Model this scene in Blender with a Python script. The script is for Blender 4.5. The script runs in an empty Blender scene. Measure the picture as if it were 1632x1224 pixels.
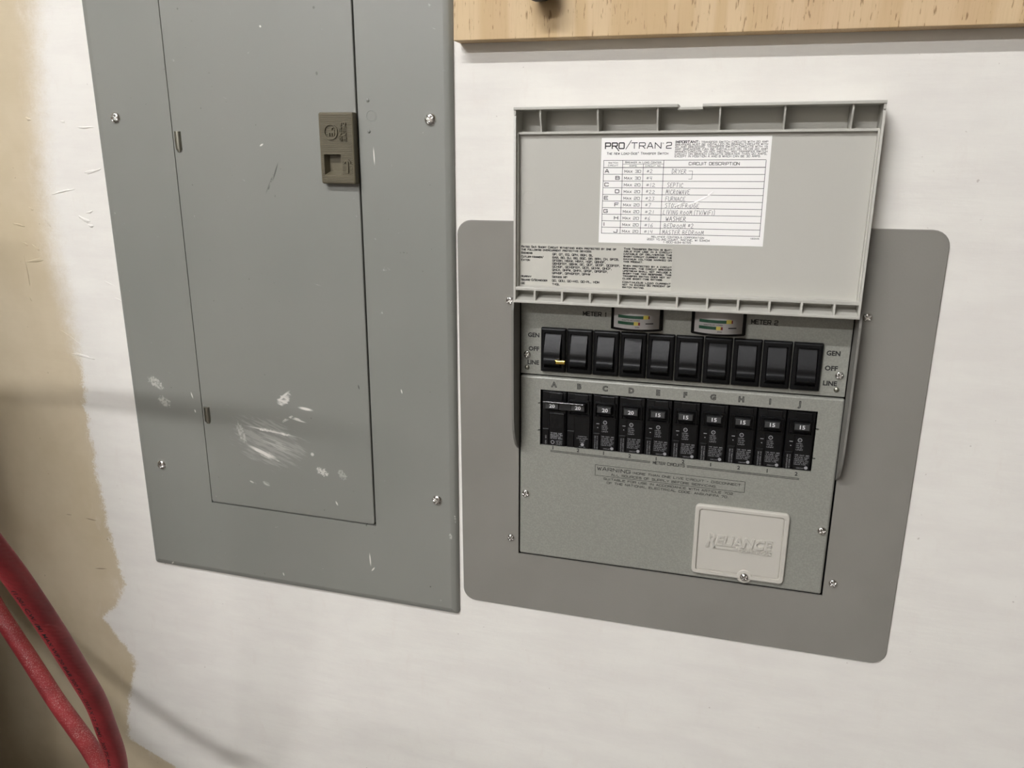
import bpy, math, random
from mathutils import Vector, Matrix
from mathutils.geometry import tessellate_polygon

random.seed(7)
scene = bpy.context.scene
col = scene.collection
R = math.radians

# ------------------------------------------------------------------ camera
cam_data = bpy.data.cameras.new('camera')
cam = bpy.data.objects.new('camera', cam_data)
col.objects.link(cam)
cam_data.sensor_fit = 'HORIZONTAL'
cam_data.sensor_width = 36.0
cam_data.lens = 1226.0 / 1632.0 * 36.0
cam_data.clip_start = 0.02
yaw, pitch, roll = R(15.834), R(-16.012), R(-0.511)
rot = Matrix.Rotation(yaw, 3, 'Z') @ Matrix.Rotation(pitch, 3, 'X') @ Matrix.Rotation(roll, 3, 'Y')
right, fwd, up = rot.col[0], rot.col[1], rot.col[2]
m3 = Matrix((right, up, -fwd)).transposed()
cam.matrix_world = Matrix.Translation((0.0, -0.72, 1.5)) @ m3.to_4x4()
scene.camera = cam

# ------------------------------------------------------------------ world, exposure
world = bpy.data.worlds.new('room_dark')
scene.world = world
world.use_nodes = True
world.node_tree.nodes['Background'].inputs[0].default_value = (0.9, 0.95, 1.0, 1)
world.node_tree.nodes['Background'].inputs[1].default_value = 0.0
scene.view_settings.view_transform = 'Standard'
scene.view_settings.look = 'None'
scene.view_settings.gamma = 1.0
scene.view_settings.use_curve_mapping = False
scene.view_settings.exposure = 0.0
scene.cycles.max_bounces = 6
scene.cycles.diffuse_bounces = 3
scene.cycles.glossy_bounces = 3
LAMP_NEAR = 222.0      # emission of the tube lamp nearer to the wall
LAMP_FAR = 318.0       # emission of the one further into the room
LAMP_COLOR = (1.0, 1.0, 1.02)


# ------------------------------------------------------------------ material helpers
def lin(r, g=None, b=None):
    if g is None:
        g = b = r
    f = lambda c: (c / 255 / 12.92) if c / 255 <= 0.04045 else ((c / 255 + 0.055) / 1.055) ** 2.4
    return (f(r), f(g), f(b), 1.0)


class NT:
    def __init__(self, name):
        self.mat = bpy.data.materials.new(name)
        self.mat.use_nodes = True
        self.t = self.mat.node_tree
        self.bsdf = self.t.nodes['Principled BSDF']

    def put(self, sock, v):
        if isinstance(v, bpy.types.NodeSocket):
            self.t.links.new(v, sock)
        elif v is not None:
            if hasattr(sock.default_value, '__len__') and not hasattr(v, '__len__'):
                v = (v,) * len(sock.default_value)
            sock.default_value = v

    def node(self, kind, ins=(), out=0, **props):
        n = self.t.nodes.new(kind)
        for k, v in props.items():
            setattr(n, k, v)
        for k, v in (ins.items() if isinstance(ins, dict) else enumerate(ins)):
            self.put(n.inputs[k], v)
        return n.outputs[out]

    def m(self, op, a, b=None, c=None, clamp=False):
        return self.node('ShaderNodeMath', (a, b, c), operation=op, use_clamp=clamp)

    def obj(self):
        return self.node('ShaderNodeTexCoord', out=3)

    def mapv(self, v, scale=(1, 1, 1), rot=(0, 0, 0), loc=(0, 0, 0)):
        return self.node('ShaderNodeMapping', {0: v, 1: loc, 2: rot, 3: scale})

    def noise(self, v, scale, detail=3, rough=0.5, dist=0.0):
        return self.node('ShaderNodeTexNoise', {'Vector': v, 'Scale': scale, 'Detail': detail, 'Roughness': rough, 'Distortion': dist}, out=0)

    def ramp(self, f, lo, hi, a=0.0, b=1.0, smooth=True):
        return self.node('ShaderNodeMapRange', {0: f, 1: lo, 2: hi, 3: a, 4: b}, interpolation_type='SMOOTHSTEP' if smooth else 'LINEAR')

    def mix(self, f, a, b):
        n = self.t.nodes.new('ShaderNodeMix')
        n.data_type = 'RGBA'
        self.put(n.inputs[0], f)
        self.put(n.inputs[6], a)
        self.put(n.inputs[7], b)
        return n.outputs[2]

    def sep(self, v):
        n = self.t.nodes.new('ShaderNodeSeparateXYZ')
        self.put(n.inputs[0], v)
        return n.outputs

    def set(self, **k):
        names = {'color': 'Base Color', 'rough': 'Roughness', 'metal': 'Metallic', 'spec': 'Specular IOR Level',
                 'normal': 'Normal', 'alpha': 'Alpha', 'coat': 'Coat Weight', 'trans': 'Transmission Weight', 'ior': 'IOR'}
        for a, v in k.items():
            self.put(self.bsdf.inputs[names[a]], v)
        return self

    def bump(self, height, strength=0.3, dist=0.001):
        return self.node('ShaderNodeBump', {'Height': height, 'Strength': strength, 'Distance': dist})


def simple(name, c, rough=0.5, metal=0.0, spec=0.5, nscale=None, nstr=0.1, ndist=0.0005, vary=0.0):
    n = NT(name)
    colr = lin(*c) if len(c) == 3 else c
    if vary:
        f = n.ramp(n.noise(n.obj(), 35, 4), 0.35, 0.65)
        n.set(color=n.mix(f, tuple(x * (1 - vary) for x in colr[:3]) + (1,), tuple(min(1, x * (1 + vary)) for x in colr[:3]) + (1,)))
    else:
        n.set(color=colr)
    n.set(rough=rough, metal=metal, spec=spec)
    if nscale:
        n.set(normal=n.bump(n.noise(n.obj(), nscale, 2), nstr, ndist))
    return n.mat


def stroke_mask(n, sx, sz, cx, cz, ang, hl, hw, dens, g=None):
    """soft oriented ellipse broken up by a noise drawn out along the stroke"""
    ca, sa = math.cos(R(ang)), math.sin(R(ang))
    dx = n.m('SUBTRACT', sx, cx)
    dz = n.m('SUBTRACT', sz, cz)
    a = n.m('ADD', n.m('MULTIPLY', dx, ca / hl), n.m('MULTIPLY', dz, sa / hl))
    b = n.m('ADD', n.m('MULTIPLY', dx, -sa / hw), n.m('MULTIPLY', dz, ca / hw))
    d = n.m('SQRT', n.m('ADD', n.m('MULTIPLY', a, a), n.m('MULTIPLY', b, b)))
    fall = n.ramp(d, 0.35, 1.0, 1.0, 0.0)
    if g is None:
        return n.m('MULTIPLY', fall, dens)
    v = n.m('ADD', g, n.m('MULTIPLY', n.m('SUBTRACT', fall, 1.0), 0.36))
    return n.m('MULTIPLY', n.ramp(v, 0.36, 0.58), dens)


def sum_max(n, L):
    r = L[0]
    for x in L[1:]:
        r = n.m('MAXIMUM', r, x)
    return r


MM = 0.001

# ---- painted wall
WALL_MARKS = [(-0.7658, 1.5425, -18, 4.3, 2.4), (-0.7188, 1.5395, -12, 3.3, 1.6), (-0.6904, 1.5335, 0, 11.7, 1.7), (-0.6884, 1.4874, 10, 12.4, 2.6),
              (-0.7329, 1.4651, 11, 16.6, 1.8), (-0.7815, 1.4447, -33, 3.8, 1.5), (-0.7616, 1.4310, -59, 6.5, 2.1), (-0.8036, 1.4263, -12, 9.0, 1.7),
              (-0.7079, 1.4346, -22, 8.8, 3.1), (-0.6996, 1.4431, 15, 5.7, 1.8), (-0.7005, 1.4278, -7, 4.3, 2.5), (-0.7989, 1.4047, -26, 4.7, 1.6),
              (-0.7832, 1.4002, -36, 5.9, 1.5), (-0.7872, 1.3855, 9, 12.6, 2.9), (-0.8025, 1.3737, -87, 17.8, 1.1), (-0.8058, 1.3398, -51, 4.7, 1.5),
              (-0.6862, 1.3632, -21, 7.0, 1.2), (-0.6751, 1.3449, -21, 7.0, 0.9), (-0.7537, 1.2958, -30, 19.3, 1.2), (-0.7392, 1.2737, -9, 16.4, 2.6)]
BORDER = [(-0.734, 1.662), (-0.739, 1.625), (-0.750, 1.549), (-0.759, 1.468), (-0.759, 1.398), (-0.752, 1.339), (-0.748, 1.279), (-0.743, 1.248),
          (-0.746, 1.212), (-0.745, 1.167), (-0.744, 1.117), (-0.742, 1.074), (-0.737, 1.022), (-0.726, 0.969), (-0.746, 0.933), (-0.770, 0.910),
          (-0.749, 0.880), (-0.727, 0.855), (-0.739, 0.813), (-0.758, 0.747), (-0.754, 0.717), (-0.685, 0.690)]


def wall_material():
    n = NT('wall_paint')
    o = n.obj()
    s = n.sep(o)
    x, z = s[0], s[2]
    # old beige coat meets the newer white coat along a ragged line x = f(z)
    t = n.ramp(z, 0.60, 1.70, smooth=False)
    fc = n.t.nodes.new('ShaderNodeFloatCurve')
    cm = fc.mapping
    cm.clip_max_x = cm.clip_max_y = 1.0
    c = cm.curves[0]
    pts = sorted([((pz - 0.60) / 1.10, (px + 0.80) / 0.15) for px, pz in BORDER])
    pts = [(0.0, pts[0][1])] + pts + [(1.0, pts[-1][1])]
    while len(c.points) < len(pts):
        c.points.new(0.5, 0.5)
    for p, q in zip(c.points, pts):
        p.location = q
        p.handle_type = 'VECTOR'
    cm.update()
    n.put(fc.inputs[1], t)
    bx = n.m('ADD', n.m('MULTIPLY', fc.outputs[0], 0.15), -0.80)
    jag = n.m('ADD', n.m('MULTIPLY', n.m('SUBTRACT', n.noise(o, 45, 6, 0.8), 0.5), 0.034), n.m('MULTIPLY', n.m('SUBTRACT', n.noise(o, 420, 3, 0.7), 0.5), 0.016))
    d = n.m('SUBTRACT', n.m('SUBTRACT', x, bx), jag)
    soft = n.ramp(z, 1.23, 1.34, 0.0042, 0.024)       # feathered higher up, crisp lower down
    f = n.node('ShaderNodeMapRange', {0: d, 1: n.m('MULTIPLY', soft, -1.0), 2: soft, 3: 0.0, 4: 1.0}, interpolation_type='SMOOTHSTEP')
    cl = n.noise(n.mapv(o, (2, 1, 7)), 6, 4, 0.6)
    white = n.mix(n.ramp(cl, 0.3, 0.7), lin(227, 223, 216), lin(233, 230, 222))
    beige = n.mix(n.ramp(n.noise(o, 8, 4, 0.6), 0.3, 0.7), lin(195, 180, 151), lin(208, 194, 167))
    dark = n.ramp(n.noise(o, 160, 2), 0.735, 0.77)
    colr = n.mix(f, beige, white)
    # feather of white that was scuffed over the beige
    sc = n.m('MULTIPLY', n.ramp(n.noise(n.mapv(o, (1, 1, 0.35)), 60, 6, 0.7), 0.52, 0.75), n.ramp(d, -0.035, 0.0))
    colr = n.mix(n.m('MULTIPLY', sc, 0.55), colr, lin(226, 220, 212))
    colr = n.mix(n.m('MULTIPLY', dark, 0.35), colr, lin(120, 96, 74))
    strokes = [(-0.765, 1.055, -4, 11, 1.0, 1.0, 0), (-0.80, 1.057, 2, 6, 0.9, 0.7, 0), (-0.762, 0.985, 8, 12, 1.0, 1.0, 0), (-0.744, 1.03, 60, 2, 1.0, 0.8, 0)]
    dk = sum_max(n, [stroke_mask(n, x, z, a, b, g, h * MM, w * MM, q) for a, b, g, h, w, q, nz in strokes])
    colr = n.mix(n.m('MULTIPLY', dk, 0.6), colr, lin(84, 62, 44))
    # relief: brush marks, roller stipple, gouges that were painted over
    brush = n.noise(n.mapv(o, (14, 1, 150)), 1.0, 4, 0.6)
    stip = n.noise(o, 240, 3, 0.6)
    edge = n.m('MULTIPLY', f, 0.35)
    hgt = n.m('ADD', n.m('ADD', n.m('MULTIPLY', brush, 0.28), n.m('MULTIPLY', stip, 0.10)), edge)
    n.set(color=colr, rough=0.62, spec=0.35, normal=n.bump(hgt, 0.55, 0.0014))
    return n.mat


# ---- grey enamel of the breaker panel with dried paint smears and scratches
SMEARS = [(-0.4655, 1.2460, 36, 17.5, 8.7, 0.8, 2.0), (-0.4380, 1.2377, -5, 11.6, 3.2, 1.0, 0.9), (-0.4850, 1.2072, -6, 42.0, 3.4, 0.9, 1.1),
          (-0.4938, 1.1782, -19, 27.0, 6.0, 1.0, 2.0), (-0.4626, 1.2235, 31, 13.6, 3.0, 0.8, 1.6), (-0.4467, 1.2244, -12, 11.4, 2.6, 0.9, 1.6),
          (-0.4227, 1.1652, -24, 13.7, 7.5, 0.85, 3.0), (-0.3978, 1.1645, -50, 10.9, 7.3, 0.4, 3.0), (-0.6336, 1.2510, -33, 19.1, 9.5, 0.6, 4.5),
          (-0.6244, 1.2288, -31, 15.1, 9.6, 0.5, 4.5), (-0.5153, 1.1414, -25, 5.4, 1.9, 0.8, 1.5), (-0.4962, 1.1422, -20, 9.5, 4.5, 0.5, 2.5),
          (-0.4882, 1.1935, -15, 74.0, 48.0, 0.16, 2.0), (-0.4813, 1.1917, -15, 27.5, 9.0, 0.34, 2.0), (-0.5235, 1.2006, -71, 23.0, 7.5, 0.42, 4.0),
          (-0.4339, 1.1850, 7, 2.8, 2.8, 0.7, 0), (-0.4840, 1.2070, -6, 40.0, 1.5, 0.7, 0), (-0.4980, 1.1800, -20, 24.0, 3.2, 0.9, 0), (-0.4830, 1.1735, -17, 13.0, 3.4, 0.8, 2.0), (-0.4385, 1.2379, -6, 11.0, 2.2, 0.95, 0), (-0.4650, 1.2500, 40, 13.0, 2.0, 0.8, 0), (-0.4480, 1.2235, -10, 11.0, 1.3, 0.8, 0), (-0.4190, 1.1655, -24, 9.0, 2.0, 0.8, 2.0), (-0.4750, 1.1900, -14, 26.0, 1.0, 0.35, 0), (-0.4800, 1.1960, -14, 24.0, 0.9, 0.3, 0), (-0.4700, 1.1840, -14, 22.0, 0.9, 0.3, 0), (-0.5853, 1.2401, -75, 5.0, 1.0, 1.0, 0), (-0.5833, 1.2213, -75, 2.6, 1.1, 1.0, 0),
          (-0.3231, 1.2683, -77, 3.2, 1.0, 1.0, 0), (-0.4069, 1.1290, -64, 3.6, 1.3, 0.9, 0), (-0.3687, 1.0641, -87, 10.0, 1.1, 1.1, 0),
          (-0.3655, 1.0525, 52, 4.2, 1.1, 1.1, 0), (-0.3442, 1.5054, -88, 10.0, 0.8, 1.1, 0), (-0.4594, 1.6255, -31, 1.6, 1.3, 1.0, 0),
          (-0.4682, 1.5156, 28, 3.0, 1.1, 1.0, 0), (-0.2707, 1.1079, -81, 6.0, 3.0, 0.6, 3.0), (-0.2655, 1.1279, -85, 9.0, 1.6, 0.9, 1.5),
          (-0.6417, 1.0160, 44, 3.4, 1.2, 0.9, 0), (-0.4836, 1.0265, -75, 2.8, 1.1, 0.9, 0)]
DARKS = [(-0.4545, 1.4895, 67, 12.0, 1.1, 0.9, 0), (-0.4610, 1.4790, 64, 14.0, 2.0, 0.7, 2.0), (-0.4640, 1.4745, 63, 10.0, 0.8, 0.5, 0), (-0.4012, 1.5818, -82, 2.4, 1.6, 0.6, 0),
         (-0.4004, 1.6398, -77, 1.7, 1.7, 0.6, 0), (-0.3725, 1.2687, -78, 3.4, 1.0, 1.0, 0), (-0.3714, 1.1069, -79, 1.8, 1.1, 0.9, 0),
         (-0.2956, 1.0420, -65, 1.2, 1.3, 0.9, 0), (-0.5516, 1.6448, -43, 1.2, 1.2, 0.6, 0)]


def panel_material():
    n = NT('grey_enamel')
    geo = n.obj()
    s = n.sep(geo)
    x, z = s[0], s[2]
    base = n.mix(n.ramp(n.noise(geo, 4, 3), 0.3, 0.7), lin(124, 125, 118), lin(130, 130, 123))
    # brush streaks, speckle and blotches shared by all the smears
    streak = n.noise(n.mapv(n.mapv(geo, rot=(0, R(-20), 0)), (55, 55, 420)), 1.0, 4, 0.6)
    speckle = n.noise(geo, 330, 4, 0.7)
    blotch = n.noise(geo, 110, 3, 0.6)
    pick = lambda nz: None if nz <= 0 else (blotch if nz <= 1.2 else (streak if nz <= 2.6 else speckle))
    sm = sum_max(n, [stroke_mask(n, x, z, a - PX, b - PZ, g, h * MM, w * MM, q, pick(nz)) for a, b, g, h, w, q, nz in SMEARS])
    dk = sum_max(n, [stroke_mask(n, x, z, a - PX, b - PZ, g, h * MM, w * MM, q, pick(nz)) for a, b, g, h, w, q, nz in DARKS])
    colr = n.mix(sm, base, lin(222, 218, 210))
    colr = n.mix(n.m('MULTIPLY', dk, 0.8), colr, lin(34, 30, 26))
    speck = n.ramp(n.noise(geo, 210, 1), 0.80, 0.83)
    colr = n.mix(n.m('MULTIPLY', speck, 0.5), colr, lin(70, 66, 60))
    rough = n.m('ADD', n.m('MULTIPLY', sm, 0.2), 0.52)
    h = n.m('MULTIPLY', n.noise(geo, 420, 2), 0.08)
    n.set(color=colr, rough=rough, spec=0.9, normal=n.bump(h, 0.35, 0.0004))
    return n.mat


def hammer_material():
    n = NT('hammered_grey_metal')
    o = n.obj()
    v = n.node('ShaderNodeTexVoronoi', {'Vector': o, 'Scale': 620.0}, out=0)
    f = n.noise(o, 700, 2)
    base = n.mix(n.ramp(f, 0.35, 0.7), lin(139, 139, 131), lin(149, 149, 140))
    h = n.m('ADD', n.m('MULTIPLY', v, 0.6), n.m('MULTIPLY', f, 0.6))
    n.set(color=base, rough=0.40, metal=0.1, spec=0.5, normal=n.bump(h, 0.22, 0.0005))
    return n.mat


def trim_material():
    n = NT('satin_grey_paint')
    o = n.obj()
    base = n.mix(n.ramp(n.noise(o, 9, 3), 0.3, 0.7), lin(127, 124, 117), lin(133, 130, 123))
    n.set(color=base, rough=0.48, spec=0.45, normal=n.bump(n.noise(o, 520, 2), 0.18, 0.0004))
    return n.mat


def wood_material():
    n = NT('pine_plywood')
    o = n.obj()
    big = n.noise(n.mapv(o, (5, 5, 1.4)), 1.0, 5, 0.6, 0.8)
    band = n.node('ShaderNodeTexWave', {'Vector': n.mapv(o, (1, 1, 0.18)), 'Scale': 7.0, 'Distortion': 9.0, 'Detail': 3.0, 'Detail Scale': 1.6}, out=1)
    tick = n.noise(n.mapv(o, (520, 520, 75)), 1.0, 3, 0.55)
    fine = n.noise(n.mapv(o, (520, 520, 30)), 1.0, 3, 0.6)
    c = n.mix(n.ramp(band, 0.2, 0.8), lin(200, 172, 130), lin(212, 187, 148))
    c = n.mix(n.m('MULTIPLY', n.ramp(big, 0.35, 0.7), 0.6), c, lin(205, 176, 140))
    c = n.mix(n.m('MULTIPLY', n.ramp(fine, 0.45, 0.7), 0.2), c, lin(178, 148, 108))
    c = n.mix(n.m('MULTIPLY', n.ramp(tick, 0.62, 0.70), 0.7), c, lin(122, 88, 54))
    n.set(color=c, rough=0.6, spec=0.3, normal=n.bump(tick, -0.2, 0.0005))
    return n.mat


def hose_material():
    n = NT('dusty_red_rubber')
    uv = n.node('ShaderNodeTexCoord', out=2)
    s = n.sep(uv)
    o = n.obj()
    w1 = n.m('SINE', n.m('ADD', n.m('MULTIPLY', s[0], 1150.0), n.m('MULTIPLY', s[1], 75.4)))
    braid = w1
    base = n.mix(n.ramp(n.noise(o, 30, 4), 0.3, 0.7), lin(130, 36, 41), lin(148, 46, 50))
    dust = n.ramp(n.noise(o, 800, 4, 0.8), 0.53, 0.66)
    dust2 = n.ramp(n.noise(o, 40, 4, 0.6), 0.46, 0.64)
    # dust lies where the rubber faces up
    nz = n.sep(n.node('ShaderNodeNewGeometry', out=1))[2]
    upf = n.ramp(nz, 0.15, 0.75)
    c = n.mix(n.m('MULTIPLY', n.m('MULTIPLY', dust, upf), n.m('ADD', n.m('MULTIPLY', dust2, 0.5), 0.35)), base, lin(226, 200, 190))
    n.set(color=c, rough=0.5, spec=0.4, normal=n.bump(braid, 0.16, 0.0006))
    return n.mat


# ------------------------------------------------------------------ mesh helpers; u right, h out of the wall, v up, in millimetres
class MB:
    def __init__(self):
        self.v, self.f, self.uv = [], [], None

    def add(self, pts, faces):
        o = len(self.v)
        self.v += [(u * MM, -h * MM, v * MM) for u, h, v in pts]
        self.f += [tuple(i + o for i in fc) for fc in faces]
        return self

    def raw(self, pts, faces):
        o = len(self.v)
        self.v += [tuple(p) for p in pts]
        self.f += [tuple(i + o for i in fc) for fc in faces]
        return self

    def box(self, u0, u1, h0, h1, v0, v1, b=0.0):
        """b chamfers the edges of the face turned to the room"""
        if b <= 0:
            p = [(u, h, v) for h in (h0, h1) for v in (v0, v1) for u in (u0, u1)]
            return self.add(p, [(0, 1, 3, 2), (4, 6, 7, 5), (0, 4, 5, 1), (2, 3, 7, 6), (0, 2, 6, 4), (1, 5, 7, 3)])
        rings = [[(u0, h0, v0), (u1, h0, v0), (u1, h0, v1), (u0, h0, v1)],
                 [(u0, h1 - b, v0), (u1, h1 - b, v0), (u1, h1 - b, v1), (u0, h1 - b, v1)],
                 [(u0 + b * .3, h1 - b * .3, v0 + b * .3), (u1 - b * .3, h1 - b * .3, v0 + b * .3), (u1 - b * .3, h1 - b * .3, v1 - b * .3), (u0 + b * .3, h1 - b * .3, v1 - b * .3)],
                 [(u0 + b, h1, v0 + b), (u1 - b, h1, v0 + b), (u1 - b, h1, v1 - b), (u0 + b, h1, v1 - b)]]
        return self.rings(rings)

    def rings(self, rings, cap0=True, cap1=True, closed=True):
        k = len(rings[0])
        pts = [p for r in rings for p in r]
        fs = []
        for i in range(len(rings) - 1):
            for j in range(k if closed else k - 1):
                a, b = i * k + j, i * k + (j + 1) % k
                fs.append((a, b, b + k, a + k))
        if cap0:
            fs.append(tuple(range(k))[::-1])
        if cap1:
            fs.append(tuple(range((len(rings) - 1) * k, len(rings) * k)))
        return self.add(pts, fs)

    def prism(self, prof, u0, u1):
        """profile of (h, v) drawn out along u"""
        return self.rings([[(u, h, v) for h, v in prof] for u in (u0, u1)])

    def vprism(self, prof, v0, v1):
        """profile of (u, h) drawn out along v"""
        return self.rings([[(u, h, v) for u, h in prof] for v in (v0, v1)])

    def plate(self, outer, holes, h0, h1, prof=None):
        """outer (u0,u1,v0,v1,r); holes as point lists; prof lists (inset, h) from the wall to the face"""
        u0, u1, v0, v1, r = outer
        prof = prof or [(0, h0), (0, h1)]
        rings = [[(u, h, v) for u, v in rrect(u0 + i, u1 - i, v0 + i, v1 - i, max(r - i, 0.2))] for i, h in prof]
        self.rings(rings, cap0=False, cap1=False)
        face = [(u, v) for u, _, v in rings[-1]]
        hf = prof[-1][1]
        loops = [face] + [list(q) for q in holes]
        tris = tessellate_polygon([[Vector((a, b, 0)) for a, b in q] for q in loops])
        flat = [(a, hf, b) for q in loops for a, b in q]
        self.add(flat, [tuple(t) for t in tris])
        for q in holes:
            self.rings([[(a, hf, b) for a, b in q], [(a, h0, b) for a, b in q]], cap0=False, cap1=False)
        return self

    def lathe(self, u, v, prof, n=24, cap0=True, cap1=True):
        """prof of (radius, h) about an axis standing out of the wall"""
        return self.rings([[(u + r * math.cos(2 * math.pi * k / n), h, v + r * math.sin(2 * math.pi * k / n)) for k in range(n)] for r, h in prof], cap0, cap1)

    def stroke(self, pts, w, h):
        """flat pen line"""
        for (a, b), (c, d) in zip(pts[:-1], pts[1:]):
            L = math.hypot(c - a, d - b) or 1e-6
            ex, ey = (c - a) / L * w * .3, (d - b) / L * w * .3
            nx, ny = -(d - b) / L * w / 2, (c - a) / L * w / 2
            self.add([(a - ex + nx, h, b - ey + ny), (a - ex - nx, h, b - ey - ny), (c + ex - nx, h, d + ey - ny), (c + ex + nx, h, d + ey + ny)], [(0, 1, 2, 3)])
        return self

    def text(self, body, u, v, size, h, width=None, wide=1.0, align='L', small=False, bold=0.0, rot=0.0, extrude=0.0, slant=0.0, outline=0.0):
        """printed line: baseline at v, capitals `size` tall"""
        V, F, w = glyphs(body, small, bold, extrude, outline)
        if not V:
            return self
        sy = size / CAP
        sx = (width / w) if width else sy * wide
        W = w * sx
        off = {'L': 0, 'C': -W / 2, 'R': -W}[align]
        ca, sa = math.cos(R(rot)), math.sin(R(rot))
        P = []
        for x, y, z in V:
            X, Y = x * sx + off + slant * y * sy, y * sy
            P.append((u + X * ca - Y * sa, h + z * 1.0, v + X * sa + Y * ca))
        return self.add(P, F)

    def build(self, name, mat, parent=None, smooth=False, loc=None, shade=None):
        me = bpy.data.meshes.new(name)
        me.from_pydata(self.v, [], self.f)
        import bmesh
        bm = bmesh.new()
        bm.from_mesh(me)
        bmesh.ops.recalc_face_normals(bm, faces=bm.faces[:])
        bm.to_mesh(me)
        bm.free()
        me.materials.append(mat)
        if smooth:
            me.polygons.foreach_set('use_smooth', [True] * len(me.polygons))
        if shade:
            me.polygons.foreach_set('use_smooth', [True] * len(me.polygons))
            me.set_sharp_from_angle(angle=R(shade))
        ob = bpy.data.objects.new(name, me)
        col.objects.link(ob)
        ob.parent = parent
        if loc:
            ob.location = loc
        return ob


def rrect(u0, u1, v0, v1, r, n=6):
    P = []
    for cx, cy, a0 in ((u1 - r, v0 + r, -90), (u1 - r, v1 - r, 0), (u0 + r, v1 - r, 90), (u0 + r, v0 + r, 180)):
        for k in range(n + 1):
            a = R(a0 + 90 * k / n)
            P.append((cx + r * math.cos(a), cy + r * math.sin(a)))
    return P


def rect(u0, u1, v0, v1):
    return [(u0, v0), (u1, v0), (u1, v1), (u0, v1)]


_gl = {}
CAP = 1.0


def glyphs(body, small=False, bold=0.0, extrude=0.0, outline=0.0):
    key = (body, small, bold, extrude, outline)
    if key in _gl:
        return _gl[key]
    cu = bpy.data.curves.new('t', 'FONT')
    if small:
        cu.body = body.upper()
        cu.small_caps_scale = 0.8
        low = [c.islower() for c in body]
        cu.body = body.lower()
        for i, c in enumerate(body):
            cu.body_format[i].use_small_caps = True
        # capitals keep full height
        cu.body = ''.join(c if not l else c for c, l in zip(body, low))
        for i, l in enumerate(low):
            cu.body_format[i].use_small_caps = l
    else:
        cu.body = body
    cu.resolution_u = 2
    cu.offset = bold
    cu.extrude = extrude
    if outline:
        cu.fill_mode = 'NONE'
        cu.bevel_depth = outline
        cu.bevel_resolution = 0
    ob = bpy.data.objects.new('t', cu)
    me = bpy.data.meshes.new_from_object(ob)
    V = [tuple(v.co) for v in me.vertices]
    F = [tuple(p.vertices) for p in me.polygons]
    bpy.data.objects.remove(ob)
    bpy.data.meshes.remove(me)
    bpy.data.curves.remove(cu)
    if V:
        x0 = min(p[0] for p in V)
        V = [(x - x0, y, z) for x, y, z in V]
        w = max(p[0] for p in V)
    else:
        w = 1
    _gl[key] = (V, F, w)
    return _gl[key]


CAP = max(p[1] for p in glyphs('H')[0])

# hand lettering drawn as pen strokes on a unit square
PEN = {
    'A': ['0,0 .5,1 1,0', '.2,.35 .85,.4'], 'B': ['.05,0 0,1 .6,.95 .65,.6 .05,.5 .85,.4 .8,.08 .05,0'], 'C': ['.95,.8 .5,1 .05,.6 .1,.15 .55,0 1,.12'],
    'D': ['.05,0 0,1 .55,.95 .95,.5 .6,.08 .05,0'], 'E': ['.95,1 .3,.95 .05,.75 .1,.5 .7,.52', '.1,.5 0,.15 .3,0 1,.05'], 'F': ['0,0 .1,1 1,1', '.05,.5 .8,.55'],
    'G': ['.9,.85 .45,1 .05,.5 .2,.05 .8,.05 .95,.45 .5,.45'], 'H': ['0,0 .05,1', '.9,0 .95,1', '0,.5 .95,.55'], 'I': ['.5,0 .55,1'],
    'L': ['.2,1 0,.05 .9,0'], 'M': ['0,0 .15,1 .5,.3 .85,1 1,0'], 'N': ['0,0 .1,1 .85,0 1,1'], 'O': ['.5,1 .05,.6 .2,.05 .75,.05 .95,.55 .5,1'],
    'P': ['.1,0 .05,1 .75,.95 .8,.55 .1,.45'], 'R': ['0,0 .1,1 .7,.95 .7,.6 .1,.5 .95,0'], 'S': ['.95,.9 .4,1 .1,.75 .8,.4 .75,.08 .05,.05'],
    'T': ['0,1 1,.97', '.5,1 .45,0'], 'U': ['0,1 .05,.1 .5,0 .9,.15 1,1'], 'V': ['0,1 .45,0 1,1'], 'W': ['0,1 .25,0 .5,.7 .75,0 1,1'], 'Y': ['0,1 .45,.5', '1,1 .3,0'],
    '/': ['.1,0 .9,1.1'], '(': ['.7,1.15 .2,.8 .15,.2 .6,-.2'], ')': ['.3,1.15 .8,.8 .85,.2 .4,-.2'], '#': ['.3,.25 .4,.9', '.65,.25 .75,.9', '.1,.42 .9,.48', '.15,.7 .95,.75'],
    '1': ['.5,0 .55,1'], '2': ['.05,.8 .5,1 .85,.7 .05,.05 1,.02'], '3': ['.1,.95 .8,.9 .4,.55 .85,.3 .4,0 .05,.1'], '4': ['.2,1 .15,.45 .85,.45', '.8,1 .7,0'],
    '6': ['.75,1 .15,.5 .2,.05 .75,.05 .8,.4 .15,.4'], '7': ['.05,.95 .95,1 .4,0'], ' ': [],
}


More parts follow.
